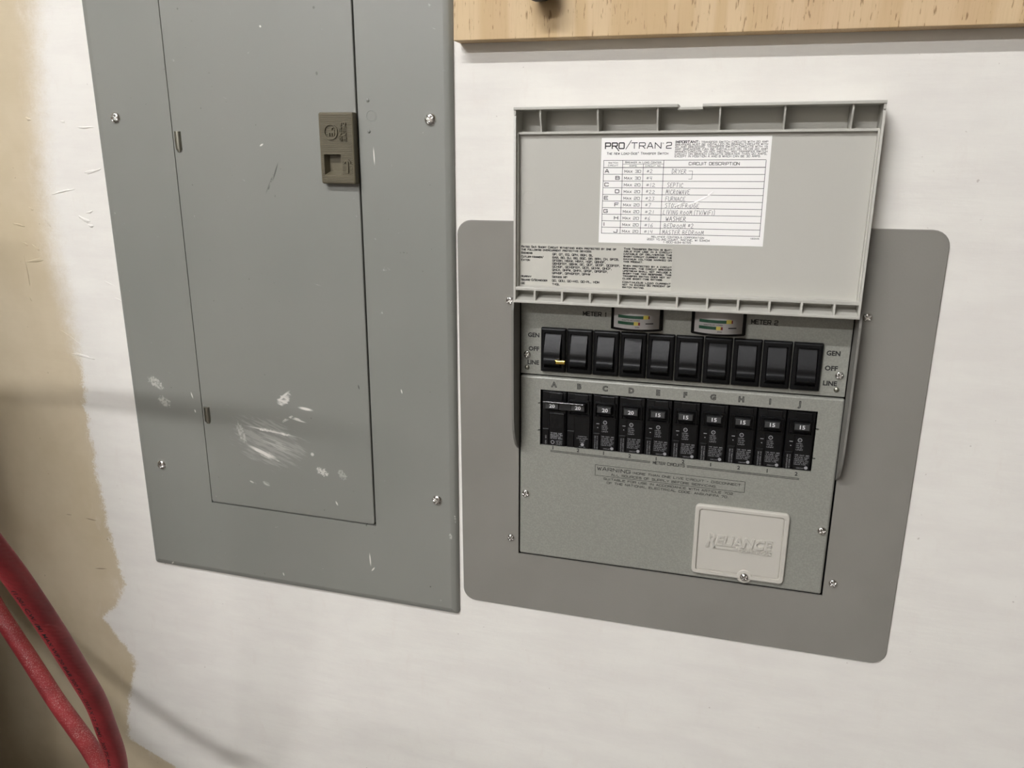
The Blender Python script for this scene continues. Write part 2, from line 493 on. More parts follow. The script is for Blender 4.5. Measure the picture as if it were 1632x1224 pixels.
# wide square lettering of the printed notices, as strokes on a unit square
BLK = {
    'A': ['0,0 .42,1 .58,1 1,0', '.17,.34 .83,.34'], 'B': ['0,0 0,1 .85,1 .95,.9 .95,.6 .85,.52 0,.52', '.85,.52 1,.42 1,.1 .9,0 0,0'], 'C': ['1,.82 1,.9 .9,1 .1,1 0,.9 0,.1 .1,0 .9,0 1,.1 1,.2'],
    'D': ['0,0 0,1 .85,1 1,.86 1,.14 .85,0 0,0'], 'E': ['1,1 0,1 0,0 1,0', '0,.52 .85,.52'], 'F': ['1,1 0,1 0,0', '0,.5 .85,.5'], 'G': ['1,.84 .9,1 .1,1 0,.9 0,.1 .1,0 .9,0 1,.1 1,.48 .55,.48'],
    'H': ['0,0 0,1', '1,0 1,1', '0,.5 1,.5'], 'I': ['.5,0 .5,1'], 'J': ['.9,1 .9,.1 .8,0 .1,0 0,.1 0,.28'], 'K': ['0,0 0,1', '1,1 .25,.5 1,0', '0,.5 .25,.5'], 'L': ['0,1 0,0 1,0'],
    'M': ['0,0 0,1 .5,.25 1,1 1,0'], 'N': ['0,0 0,1 1,0 1,1'], 'O': ['.1,0 0,.1 0,.9 .1,1 .9,1 1,.9 1,.1 .9,0 .1,0'], 'P': ['0,0 0,1 .88,1 1,.9 1,.52 .88,.42 0,.42'],
    'Q': ['.1,0 0,.1 0,.9 .1,1 .9,1 1,.9 1,.1 .9,0 .1,0', '.6,.3 1.05,-.12'], 'R': ['0,0 0,1 .88,1 1,.9 1,.54 .88,.44 0,.44', '.55,.44 1,0'], 'S': ['.97,.84 .88,1 .1,1 0,.9 0,.6 .1,.52 .9,.52 1,.42 1,.1 .9,0 .1,0 .02,.16'],
    'T': ['0,1 1,1', '.5,1 .5,0'], 'U': ['0,1 0,.1 .1,0 .9,0 1,.1 1,1'], 'V': ['0,1 .5,0 1,1'], 'W': ['0,1 .25,0 .5,.85 .75,0 1,1'], 'X': ['0,0 1,1', '0,1 1,0'], 'Y': ['0,1 .5,.45 1,1', '.5,.45 .5,0'], 'Z': ['0,1 1,1 0,0 1,0'],
    '0': ['.1,0 0,.1 0,.9 .1,1 .9,1 1,.9 1,.1 .9,0 .1,0'], '1': ['.3,.8 .55,1 .55,0'], '2': ['0,.84 .1,1 .9,1 1,.9 1,.58 .9,.5 .1,.42 0,.3 0,0 1,0'], '3': ['0,1 1,1 1,0 0,0', '.3,.52 1,.52'], '4': ['.8,0 .8,1 0,.3 1,.3'],
    '5': ['1,1 0,1 0,.56 .9,.56 1,.46 1,.1 .9,0 0,0'], '6': ['.9,1 .1,1 0,.9 0,0 1,0 1,.55 0,.55'], '7': ['0,1 1,1 .4,0'], '8': ['0,0 0,1 1,1 1,0 0,0', '0,.52 1,.52'], '9': ['0,0 1,0 1,1 0,1 0,.45 1,.45'],
    '.': ['.4,0 .6,.08'], ',': ['.55,.1 .35,-.2'], ':': ['.4,0 .6,.06', '.4,.6 .6,.66'], '-': ['.1,.5 .9,.5'], '/': ['0,-.1 1,1.1'], '\u00ae': ['.2,.8 .2,1.1 .6,1.1 .6,.8 .2,.8'], ' ': [],
}
NARROW = {'I': 0.3, '1': 0.7, '.': 0.35, ',': 0.35, ':': 0.35, ' ': 0.6, '-': 0.7, '/': 0.7, '\u00ae': 0.4}


def block(mb, body, u, v, size, h, width, w=0.3, align='L', slant=0.0, rot=0.0):
    adv = [NARROW.get(c.upper(), 1.0) * (0.82 if c.islower() else 1.0) for c in body]
    gap = 0.34
    tot = sum(adv) + gap * (len(body) - 1)
    k = width / tot
    x = {'L': 0.0, 'C': -width / 2, 'R': -width}[align]
    ca, sa = math.cos(R(rot)), math.sin(R(rot))
    for c, a in zip(body, adv):
        sc = size * (0.8 if c.islower() else 1.0)
        for poly in BLK[c.upper()]:
            pts = []
            for p in poly.split():
                px, py = (float(q) for q in p.split(','))
                X, Y = x + px * a * k + slant * py * sc, py * sc
                pts.append((u + X * ca - Y * sa, v + X * sa + Y * ca))
            mb.stroke(pts, w, h)
        x += (a + gap) * k


def block_part(*a):
    mb = MB()
    block(mb, *a)
    return mb


def pen(mb, body, u, v, width, size, h, w=0.34):
    rnd = random.Random(body)
    n = sum(0.55 if c in ' I1/()' else 1.0 for c in body)
    step = width / n
    x = u
    for c in body:
        cw = step * (0.55 if c in ' I1/()' else 1.0)
        sc = size * (0.78 if c.islower() else 1.0) * rnd.uniform(0.92, 1.06)
        dy = rnd.uniform(-0.15, 0.15)
        for poly in PEN[c.upper()]:
            pts = [tuple(float(q) for q in p.split(',')) for p in poly.split()]
            mb.stroke([(x + cw * (0.08 + 0.74 * a) + 0.12 * b * sc * .6, v + dy + b * sc) for a, b in pts], w, h)
        x += cw


def tube_mesh(pts, rad, n=20, sub=8):
    """smooth tube through the points; also returns frames for lettering"""
    P = [Vector(p) for p in pts]
    path = []
    for i in range(len(P) - 1):
        p0, p1, p2, p3 = P[max(i - 1, 0)], P[i], P[i + 1], P[min(i + 2, len(P) - 1)]
        for k in range(sub):
            t = k / sub
            path.append(0.5 * ((2 * p1) + (p2 - p0) * t + (2 * p0 - 5 * p1 + 4 * p2 - p3) * t * t + (3 * p1 - p0 - 3 * p2 + p3) * t ** 3))
    path.append(P[-1])
    frames, s = [], 0.0
    nrm = None
    for i, p in enumerate(path):
        t = (path[min(i + 1, len(path) - 1)] - path[max(i - 1, 0)]).normalized()
        if nrm is None:
            nrm = t.orthogonal().normalized()
        nrm = (nrm - t * nrm.dot(t)).normalized()
        if i:
            s += (p - path[i - 1]).length
        frames.append((p, t, nrm.copy(), t.cross(nrm), s))
    V, F, UV = [], [], []
    for p, t, a, b, s_ in frames:
        for k in range(n):
            g = 2 * math.pi * k / n
            V.append(p + (a * math.cos(g) + b * math.sin(g)) * rad)
    for i in range(len(frames) - 1):
        for k in range(n):
            k2 = (k + 1) % n
            F.append((i * n + k, i * n + k2, (i + 1) * n + k2, (i + 1) * n + k))
            UV.append([(frames[i][4], k / n), (frames[i][4], (k + 1) / n), (frames[i + 1][4], (k + 1) / n), (frames[i + 1][4], k / n)])
    return V, F, UV, frames


# ------------------------------------------------------------------ tagging
def tag(o, label=None, cat=None, group=None, kind=None):
    for k, v in (('label', label), ('category', cat), ('group', group), ('kind', kind)):
        if v:
            o[k] = v
    return o


def empty(name, loc, ry=0.0):
    o = bpy.data.objects.new(name, None)
    o.empty_display_size = 0.05
    col.objects.link(o)
    o.location = loc
    o.rotation_euler = (0, ry, 0)
    return o


def link_copy(o, name, parent, loc=(0, 0, 0), rot=(0, 0, 0)):
    c = o.copy()
    c.name = name
    col.objects.link(c)
    c.parent = parent
    c.location = loc
    c.rotation_euler = rot
    return c


# ------------------------------------------------------------------ anchors of the two panels on the wall
PX, PZ = -0.6698, 1.0109                 # lower left corner of the breaker panel cover
SX, SZ, STILT = -0.2575, 1.0316, R(-0.44)   # lower left corner of the transfer switch trim plate, hung slightly out of level

M = {}
M['wall'] = wall_material()
M['panel'] = panel_material()
M['hammer'] = hammer_material()
M['trim'] = trim_material()
M['wood'] = wood_material()
M['hose'] = hose_material()
M['lid'] = simple('light_grey_plastic', (186, 184, 175), 0.42, nscale=900, nstr=0.06)
M['cheek'] = simple('mid_grey_plastic', (118, 116, 110), 0.45, nscale=900, nstr=0.06)
M['lid2'] = simple('pale_grey_plastic', (192, 188, 178), 0.45, nscale=900, nstr=0.06)
M['black'] = simple('black_plastic', (8, 8, 9), 0.42, spec=0.2, nscale=700, nstr=0.05)
M['tie'] = simple('glossy_black_plastic', (30, 30, 31), 0.2, spec=0.9)
M['rocker'] = simple('black_rocker_plastic', (13, 13, 14), 0.46, spec=0.26, nscale=500, nstr=0.08)
M['dull'] = simple('dull_black_plastic', (4, 4, 5), 0.36, spec=0.34, nscale=600, nstr=0.08)
M['hole'] = simple('dark_interior', (6, 6, 6), 0.9)
M['chrome'] = simple('polished_steel', (226, 224, 220), 0.2, 1.0)
M['zinc'] = simple('dull_steel', (168, 167, 154), 0.34, 1.0)
M['brass'] = simple('brass', (224, 190, 96), 0.25, 1.0)
M['paper'] = simple('white_label_paper', (250, 248, 244), 0.5, nscale=60, nstr=0.05)
M['ink'] = simple('black_ink', (22, 21, 22), 0.6)
M['pencil'] = simple('pen_line', (96, 94, 96), 0.6)
M['film'] = simple('clear_label_film', (196, 194, 184), 0.3, vary=0.02)
M['white'] = simple('white_print', (214, 214, 214), 0.6)
M['grey_tag'] = simple('grey_rating_tag', (50, 50, 50), 0.5)
M['faint'] = simple('faded_white_print', (150, 150, 152), 0.6)
M['latch'] = simple('bronze_plastic', (98, 92, 74), 0.4, nscale=700, nstr=0.06)
M['dial'] = simple('meter_dial_white', (176, 172, 168), 0.5)
M['green'] = simple('meter_green', (16, 72, 46), 0.5)
M['yellow'] = simple('meter_yellow', (206, 190, 84), 0.5)
M['red'] = simple('meter_red', (120, 30, 30), 0.5)
M['concrete'] = simple('grey_concrete', (104, 100, 96), 0.85, vary=0.1)
M['room'] = simple('room_paint', (104, 98, 90), 0.8, vary=0.04)
M['room_pale'] = simple('pale_room_paint', (196, 190, 182), 0.8, vary=0.03)
M['ceil'] = simple('ceiling_paint', (120, 114, 106), 0.8, vary=0.04)
M['lampbody'] = simple('white_lamp_housing', (220, 220, 216), 0.5)


def glass_material():
    n = NT('clear_lens')
    t = n.t
    tr = t.nodes.new('ShaderNodeBsdfTransparent')
    gl = t.nodes.new('ShaderNodeBsdfGlossy')
    gl.inputs['Roughness'].default_value = 0.06
    fr = t.nodes.new('ShaderNodeFresnel')
    fr.inputs[0].default_value = 1.45
    mx = t.nodes.new('ShaderNodeMixShader')
    t.links.new(fr.outputs[0], mx.inputs[0])
    t.links.new(tr.outputs[0], mx.inputs[1])
    t.links.new(gl.outputs[0], mx.inputs[2])
    t.links.new(mx.outputs[0], t.nodes['Material Output'].inputs[0])
    return n.mat


M['lens'] = glass_material()


def emit_material(name, c, s):
    n = NT(name)
    n.bsdf.inputs['Emission Color'].default_value = (*c, 1)
    n.bsdf.inputs['Emission Strength'].default_value = s
    n.set(color=(0.8, 0.8, 0.8, 1))
    return n.mat


# ------------------------------------------------------------------ the room
ROOM = (-3.2, 2.1, -5.4, 3.6)      # x0, x1, front y, ceiling
x0, x1, yf, zc = ROOM


def ts_world(u, v):
    c, s = math.cos(STILT), math.sin(STILT)
    # rotation about Y of a point (u, v)
    return (SX * 1000 + u * c + v * s, SZ * 1000 - u * s + v * c)


wb = MB()
ts_hole = [ts_world(a, b) for a, b in rect(61, 371, 61, 379)]
lc_hole = rect(PX * 1000 + 20, PX * 1000 + 387, PZ * 1000 + 20, PZ * 1000 + 780)
wb.plate((x0 * 1000, x1 * 1000, 0, zc * 1000, 0.5), [ts_hole, lc_hole], -120, 0)
wall = tag(wb.build('wall_back', M['wall']), kind='structure')
# old gouges and lumps left under the paint
for a, b, g, hl, hw in WALL_MARKS:
    mb = MB()
    ca, sa = math.cos(R(g)), math.sin(R(g))
    n, rg = 12, []
    for fr, hh in ((1.0, -0.2), (0.75, 0.45), (0.35, 0.75)):
        ring = []
        for k in range(n):
            t = 2 * math.pi * k / n
            w = 1 + 0.25 * math.sin(3 * t + a * 90) + 0.15 * math.cos(5 * t + b * 70)
            x, z = hl * fr * math.cos(t) * w, hw * 0.75 * fr * math.sin(t) * w
            ring.append((a * 1000 + x * ca - z * sa, hh, b * 1000 + x * sa + z * ca))
        rg.append(ring)
    mb.rings(rg).build('paint_lump', M['wall'], wall, smooth=True)
for nm, box, mt in (('floor', (x0, x1, yf, 0.0, -0.1, 0.0), 'concrete'), ('ceiling', (x0, x1, yf, 0.0, zc, zc + 0.1), 'ceil'),
                    ('wall_left', (x0 - 0.1, x0, yf, 0.0, 0.0, zc), 'room'), ('wall_right', (x1, x1 + 0.1, yf, 0.0, 0.0, zc), 'room'),
                    ('wall_front', (x0, x1, yf - 0.1, yf, 0.0, zc), 'room_pale')):
    a, b, c, d, e, f = box
    o = MB().box(a * 1000, b * 1000, -d * 1000, -c * 1000, e * 1000, f * 1000).build(nm, M[mt])
    tag(o, kind='structure')


def ceiling_lamp(xc, y, strength, label, length=1.8):
    r = empty('ceiling_lamp', (xc, y, zc))
    L = length * 500
    MB().box(-L, L, -55, 55, -60, 0).build('housing', M['lampbody'], r)
    em = emit_material('lamp_glow', LAMP_COLOR, strength)
    for dx in (-24, 24):
        mb = MB()
        mb.rings([[(s * (L - 30), dx + 13 * math.cos(k * math.pi / 4), -82 + 13 * math.sin(k * math.pi / 4)) for k in range(8)] for s in (-1, 1)])
        mb.build('tube', em, r)
    for s in (-1, 1):
        MB().box(min(s * L, s * (L - 32)), max(s * L, s * (L - 32)), -45, 45, -98, -60).build('end_cap', M['lampbody'], r)
    return tag(r, label, 'lamp', 'ceiling tube lamps')


ceiling_lamp(-1.12, -2.0, LAMP_NEAR, 'long white tube lamp on the ceiling nearer to the panels')
ceiling_lamp(-1.45, -4.1, LAMP_FAR, 'long white tube lamp on the ceiling further into the room')

# ------------------------------------------------------------------ screw heads (polar grid so the driver recess is real relief)
_screw = {}


def screw_mesh(kind, rad, height):
    key = (kind, rad, height)
    if key in _screw:
        return _screw[key]
    nr, na = 16, 48
    pts, fs = [(0.0, 0.0, 0.0)], []

    def hh(x, y):
        r = math.hypot(x, y)
        base = height * (1 - max(0, r) ** 2.6) ** 0.6 if r < 1 else 0.0
        dep = 0.0
        wd = 0.14
        arms = ((x, y), (y, -x)) if kind in ('phillips', 'combo') else ((x, y),)
        for a, b in arms:
            ln = 0.62 if kind == 'phillips' else (0.98 if (a, b) == (x, y) else 0.5)
            e = max(abs(b) / wd, abs(a) / ln)
            if e < 1.25:
                dep = max(dep, min(1.0, (1.25 - e) / 0.5))
        return base - dep * height * 0.62 * (1 - 0.35 * min(r / 0.6, 1) if kind == 'phillips' else 1)
    pts[0] = (0, hh(0, 0), 0)
    for i in range(1, nr + 1):
        r = (i / nr) ** 0.9
        for k in range(na):
            a = 2 * math.pi * k / na
            pts.append((r * rad * math.cos(a), hh(r * math.cos(a), r * math.sin(a)) if i < nr else 0.0, r * rad * math.sin(a)))
    for k in range(na):
        pts.append((rad * math.cos(2 * math.pi * k / na), -1.5, rad * math.sin(2 * math.pi * k / na)))
    for k in range(na):
        fs.append((0, 1 + k, 1 + (k + 1) % na))
    for i in range(nr):
        for k in range(na):
            a, b = 1 + i * na + k, 1 + i * na + (k + 1) % na
            fs.append((a, b, b + na, a + na))
    mb = MB().add(pts, fs)
    o = mb.build('screw', M['chrome'], None, smooth=True)
    me = o.data
    bpy.data.objects.remove(o)
    _screw[key] = me
    return me


def screw(parent, u, v, h, rad=4.6, height=2.6, kind='phillips', ang=20, label=None):
    o = bpy.data.objects.new('screw', screw_mesh(kind, rad, height))
    col.objects.link(o)
    o.parent = parent
    o.location = (u * MM, -h * MM, v * MM)
    o.rotation_euler = (0, R(ang), 0)
    return o


# ------------------------------------------------------------------ breaker panel (left)
def breaker_panel():
    root = empty('breaker_panel', (PX, 0, PZ))
    W, H = 407.0, 800.0
    d0, d1, dz0, dz1 = 96.0, 310.5, 96.5, 720.0        # door opening
    cover = MB().plate((0, W, 0, H, 4.5), [rect(d0, d1, dz0, dz1)], 0.0, 6.0, [(0, 0.6), (0.0, 1.8), (1.2, 3.6), (3.5, 5.2), (8.0, 6.0)])
    co = cover.build('cover_plate', M['panel'], root, shade=25)
    box = MB()
    box.box(24, 383, -95, -93, 24, 776)
    box.box(24, 26, -95, 0.5, 24, 776).box(381, 383, -95, 0.5, 24, 776).box(24, 383, -95, 0.5, 24, 26).box(24, 383, -95, 0.5, 774, 776)
    box.build('enclosure', M['hole'], root)
    door = MB().plate((d0 + 0.5, d1 - 1.9, dz0 + 1.3, dz1 - 1.3, 3.0), [], 2.5, 6.3, [(0, 2.5), (0, 5.3), (0.5, 6.1), (1.4, 6.3)])
    do = door.build('door', M['panel'], root, shade=25)
    # hinge barrels
    for v0, v1 in ((500.0, 518.0), (200.0, 217.0)):
        hb = MB()
        prof = [(103 + 3.9 * math.cos(a), 6.1 + 3.2 * math.sin(a)) for a in [math.pi * k / 8 for k in range(9)]]
        hb.vprism(prof, v0, v1)
        hb.vprism([(103 + 2.2 * math.cos(a), 6.1 + 1.6 * math.sin(a)) for a in [math.pi * k / 6 for k in range(7)]], v0 - 2.4, v0)
        hb.build('hinge', M['zinc'], root, shade=40)
    # latch
    u0, u1, v0, v1 = 271.5, 309.0, 468.0, 535.0
    latch = MB()
    ru0, ru1, rv0, rv1 = 276.0, 294.5, 476.5, 496.0     # finger pocket
    latch.plate((u0, u1, v0, v1, 2.2), [rect(ru0, ru1, rv0, rv1)], 6.3, 14.5, [(0, 6.3), (0, 12.6), (0.5, 13.8), (1.5, 14.5)])
    lo = latch.build('latch', M['latch'], root, shade=30)
    pk = MB()
    pk.add([(ru0, 14.5, rv0), (ru1, 14.5, rv0), (ru1, 14.5, rv1), (ru0, 14.5, rv1), (ru0 + 2, 6.6, rv0 + 3.6), (ru1 - .5, 6.6, rv0 + 3.6), (ru1 - .5, 6.6, rv1 - .5), (ru0 + 2, 6.6, rv1 - .5)],
           [(0, 1, 5, 4), (1, 2, 6, 5), (2, 3, 7, 6), (3, 0, 4, 7), (4, 5, 6, 7)])
    pk.build('finger_pocket', M['latch'], lo)
    rb = MB()
    v = v0 + 2.6
    while v < v1 - 2.2:
        segs = [(u0 + 2.4, u1 - 2.4)]
        if rv0 - 1.4 < v < rv1 + 1.4:
            segs = [(u0 + 1.9, ru0 - 0.5), (ru1 + 1.0, u1 - 2.4)]
        for a, b in segs:
            rb.prism([(14.3, v), (14.95, v + 0.25), (14.95, v + 0.65), (14.3, v + 0.9)], a, b)
        v += 1.75
    rb.build('grip_ridges', M['latch'], lo)
    em = MB()
    cu, cv = 285.2, 516.8
    for r1, r2 in ((7.3, 6.3), (5.2, 4.6)):
        n = 28
        k0 = 0 if r1 > 6 else 3
        for k in range(n if r1 > 6 else 0):
            a, b = 2 * math.pi * k / n, 2 * math.pi * (k + 1) / n
            em.add([(cu + r * math.cos(t), h, cv + r * math.sin(t)) for h in (14.4, 16.0) for r in (r1, r2) for t in (a, b)],
                   [(0, 1, 3, 2), (4, 5, 7, 6), (0, 1, 5, 4), (2, 3, 7, 6)])
    em.text('G', cu + 0.6, cv + 4.9, 6.4, 15.2, width=4.6, rot=-90, extrude=0.7, bold=0.01)
    em.text('E', cu - 2.2, cv + 0.2, 6.0, 15.2, width=4.2, rot=-90, extrude=0.7, bold=0.01)
    em.text('GENERAL', cu + 12.0, cv - 8.6, 2.9, 15.2, width=17.0, rot=90, extrude=0.7, bold=0.006)
    em.text('ELECTRIC', cu + 16.4, cv - 8.6, 2.9, 15.2, width=17.0, rot=90, extrude=0.7, bold=0.006)
    # arrow
    em.box(300.6, 302.4, 14.4, 16.0, 478.5, 490.0)
    for s in (-1, 1):
        em.add([(301.5 + s * a, h, b) for h in (14.4, 16.0) for a, b in ((0.0, 492.5), (0.0, 490.4), (3.4, 487.4), (3.6, 489.0))],
               [(0, 1, 2, 3), (4, 5, 6, 7), (0, 1, 5, 4), (1, 2, 6, 5), (2, 3, 7, 6), (3, 0, 4, 7)])
    em.build('raised_emblem', M['latch'], lo)
    # knockout ring and two dimples beside the latch
    ko = MB()
    ku, kv = 324.6, 531.5
    ko.lathe(ku, kv, [(5.6, 5.9), (5.5, 6.25), (5.1, 6.25), (4.9, 5.9)], 32, False, False)
    ko.lathe(ku, kv, [(4.7, 5.9), (4.4, 6.2), (0.1, 6.2)], 32, False, True)
    ko.build('knockout', M['panel'], co, smooth=False)
    for dv in (14.2, -14.0):
        MB().lathe(321.3, kv + dv, [(1.9, 5.9), (1.5, 6.6), (0.9, 6.9), (0.1, 7.0)], 16, False, True).build('dimple', M['panel'], co, smooth=True)
    for u, v, a in ((27.3, 532.0, 40), (385.2, 528.0, 35), (30.6, 137.2, 10), (384.5, 138.3, 25), (27.3, 760.0, 80), (385.2, 760.0, 15)):
        screw(root, u, v, 5.8, 6.1, 3.6, 'combo', a)
    tag(root, 'tall flat grey breaker panel cover with hinged door, bronze latch and white paint smears', 'breaker panel')
    return root


breaker_panel()


# ------------------------------------------------------------------ transfer switch (right)
def transfer_switch():
    root = empty('transfer_switch', (SX, 0, SZ), STILT)
    MB().plate((0, 432.4, 0, 415.2, 14), [rect(63.2, 368.7, 65.1, 376.0)], 0, 2.2, [(0, 0.2), (0, 1.5), (0.7, 2.2)]).build('trim_plate', M['trim'], root, shade=25)
    enc = MB()
    enc.box(62, 370, -90, -88, 62, 378)
    enc.box(61.2, 62, -90, 0.6, 62, 378).box(370, 370.8, -90, 0.6, 62, 378).box(62, 370, -90, 0.6, 61.2, 62).box(62, 370, -90, 0.6, 377, 378)
    enc.build('enclosure', M['hole'], root)
    # switch deck
    deck = MB().plate((64.6, 366.8, 265.6, 372.0, 0.8), [], -1.5, 0.6, [(0, -1.5), (0, 0.2), (0.4, 0.6)]).build('switch_deck', M['hammer'], root)
    for (uL, uR, al) in ((83.4, 0, 'R'), (347.3, 0, 'L')):
        for s, v in (('GEN', 303.4), ('OFF', 289.6), ('LINE', 275.6)):
            MB().text(s, uL, v, 4.1, 0.75, width={'GEN': 11.6, 'OFF': 10.9, 'LINE': 11.8}[s], align=al, bold=0.035).build('position_label', M['ink'], deck)
    block_part('METER 1', 126.6, 327.6, 3.7, 0.75, 22.6, 0.86).build('meter_label', M['ink'], deck)
    block_part('METER 2', 281.2, 328.3, 3.7, 0.75, 22.6, 0.86).build('meter_label', M['ink'], deck)
    for u in (71.2, 360.2):
        screw(root, u, 285.4, 0.6, 3.9, 2.4, 'phillips', 15 if u < 100 else 60)
        MB().lathe(u - (0 if u < 100 else 1.0), 272.2, [(2.5, 0.4), (2.4, 1.1), (1.8, 1.9), (0.9, 2.3), (0.1, 2.4)], 20, False, True).build('rivet', M['zinc'], root, smooth=True)
    # lower cover with the breaker window
    win = [(85.5, 191.8), (345.8, 191.8), (345.8, 204.3), (347.9, 204.3), (348.3, 205.0), (347.9, 205.7), (345.8, 205.7), (345.8, 233.0), (347.9, 233.0), (348.3, 233.7), (347.9, 234.4),
           (345.8, 234.4), (345.8, 250.6), (85.5, 250.6), (85.5, 236.8), (83.4, 236.8), (83.0, 236.1), (83.4, 235.4), (85.5, 235.4), (85.5, 208.2), (83.4, 208.2), (83.0, 207.5), (83.4, 206.8), (85.5, 206.8)]
    pan = MB().plate((64.4, 367.4, 66.2, 264.0, 2.0), [win], -0.4, 2.0, [(0, -4.0), (0, 0.0), (0.5, 1.2), (1.2, 1.8), (2.0, 2.0)]).build('lower_cover', M['hammer'], root, shade=35)
    for k, c in enumerate('ABCDEFGHIJ'):
        MB().text(c, 99.3 + 25.55 * k, 254.2, 4.9, 2.12, wide=1.0, align='C', outline=0.042, bold=0.02).build('circuit_letter', M['ink'], pan)
    for k in range(10):
        MB().text('12'[k % 2], 99.2 + 25.98 * k, 188.2 - 0.18 * k, 3.5, 2.12, align='C', bold=0.03).build('circuit_number', M['ink'], pan)
    tx = MB()
    for a, b in ((96.9, 197.4), (233.0, 336.0)):
        for dv in (0, -1.3):
            va, vb = 187.3 - (a - 96.9) * 0.012, 187.3 - (b - 96.9) * 0.012
            tx.stroke([(a, va + dv - 0.4), (b, vb + dv - 0.4)], 0.55, 2.12)
    block_part('METER CIRCUITS', 200.4, 183.6, 2.7, 2.12, 30.2, 0.56).build('meter_circuits_print', M['ink'], pan)
    bx = [(143.2, 165.1), (288.2, 163.7), (288.2, 174.8), (143.2, 176.4), (143.2, 165.1)]
    tx.stroke(bx, 0.42, 2.12)
    block(tx, 'WARNING', 145.4, 171.0, 3.3, 2.12, 33.0, 0.62, rot=-0.5)
    block(tx, '-MORE THAN ONE LIVE CIRCUIT - DISCONNECT', 180.0, 170.7, 2.0, 2.12, 104.2, 0.42, rot=-0.4)
    block(tx, 'ALL SOURCES OF SUPPLY BEFORE SERVICING.', 159.6, 166.4, 2.0, 2.12, 102.8, 0.42, rot=-0.4)
    block(tx, 'SUITABLE FOR USE IN ACCORDANCE WITH ARTICLE 702', 152.3, 161.2, 2.0, 2.12, 125.4, 0.42, rot=-0.5)
    block(tx, 'OF THE NATIONAL ELECTRICAL CODE. ANSI/NFPA 70.', 155.6, 157.2, 2.0, 2.12, 118.4, 0.42, rot=-0.5)
    tag(tx.build('warning_print', M['ink'], pan), kind='stuff')
    for u, v, h, a in ((71.0, 136.2, 2.0, 10), (361.2, 133.4, 2.0, 65), (55.0, 83.3, 2.2, 30), (376.6, 80.5, 2.2, 50), (53.8, 338.8, 2.2, 70), (376.9, 339.4, 2.2, 40)):
        screw(root, u, v, h, 4.3, 2.8, 'phillips', a)
    # access cover with the raised maker's mark
    ac = MB()
    ac.plate((244.0, 331.8, 73.0, 147.4, 4.5), [rrect(247.8, 328.0, 76.8, 143.6, 3.4)], 2.0, 5.8, [(0, 2.0), (0, 4.6), (0.4, 5.4), (1.0, 5.8)])
    ac.plate((247.0, 328.8, 76.0, 144.4, 3.0), [], 2.0, 3.6)
    ac.plate((248.5, 327.3, 77.5, 142.9, 3.0), [], 3.0, 4.4, [(0, 3.4), (0.6, 4.2), (1.4, 4.4)])
    ac.lathe(295.1, 75.9, [(7.2, 4.2), (7.0, 5.0), (6.4, 5.4), (0.1, 5.4)], 24, False, True)
    ao = ac.build('access_cover', M['lid2'], root, shade=30)
    lg = MB()
    lg.text('R', 256.4, 104.4, 13.4, 4.7, width=9.4, extrude=1.1, bold=0.03, slant=0.16)
    lg.text('ELIANCE', 265.6, 107.4, 9.6, 4.7, width=51.2, extrude=1.1, bold=0.035, slant=0.16)
    lg.add([(u, h, v) for h in (4.2, 5.8) for u, v in ((262.5, 103.2), (285.6, 103.2), (286.2, 105.8), (265.6, 105.8))],
           [(0, 1, 2, 3), (4, 5, 6, 7), (0, 1, 5, 4), (1, 2, 6, 5), (2, 3, 7, 6), (3, 0, 4, 7)])
    lg.text('CONTROLS', 287.2, 102.4, 3.5, 4.7, width=31.0, extrude=1.1, bold=0.03, slant=0.16)
    lg.build('raised_lettering', M['lid2'], ao)
    screw(root, 295.1, 75.9, 5.4, 4.4, 2.9, 'phillips', 35)
    # side cheeks that carry the lid
    prof = [(2.0, 186), (5, 187.5), (12, 193), (18, 202), (22, 212), (24, 224), (25, 262), (25.5, 300), (25.5, 334), (24, 341), (19, 346), (12, 348), (2.0, 348)]
    for a, b in ((61.9, 64.0), (367.4, 369.5)):
        MB().prism(prof, a, b).build('lid_bracket', M['cheek'], root)

    # rocker switches
    def rocker_switch(k, first=None):
        u = 85.9 + 25.93 * k
        if first:
            o = link_copy(first, 'rocker_switch', root, (25.93 * k * MM, 0, 0))
            for ch in first.children:
                link_copy(ch, ch.name.split('.')[0], o)
            return o
        w = 24.9
        bz = MB()
        bz.plate((u, u + w, 270.2, 314.2, 0.8), [rect(u + 3.6, u + w - 3.6, 274.6, 309.4)], 0.6, 5.0, [(0, 0.6), (0, 3.6), (0.7, 4.6), (1.8, 5.0)])
        bz.box(u + 1, u + w - 1, 0.6, 1.2, 272, 312)
        o = bz.build('rocker_switch', M['black'], root, shade=25)
        a, b = u + 4.3, u + w - 4.9
        pf = [(1.3, 275.2), (1.3, 309.2), (2.4, 309.0), (4.4, 305.0), (6.6, 300.0), (8.4, 295.0), (9.6, 291.4), (10.0, 289.4), (9.8, 287.4), (9.6, 285.4), (10.2, 283.6), (12.0, 282.6), (13.0, 281.8), (12.8, 280.6), (11.0, 279.8), (6.0, 277.0), (3.0, 275.4)]
        MB().prism(pf, a, b).build('rocker', M['rocker'], o, shade=50)
        return o
    first = rocker_switch(0)
    for k in range(1, 10):
        rocker_switch(k, first)
    MB().box(102.4, 112.4, 10.4, 13.8, 280.6, 284.6, 1.0).build('handle_tie_clip', M['brass'], root)

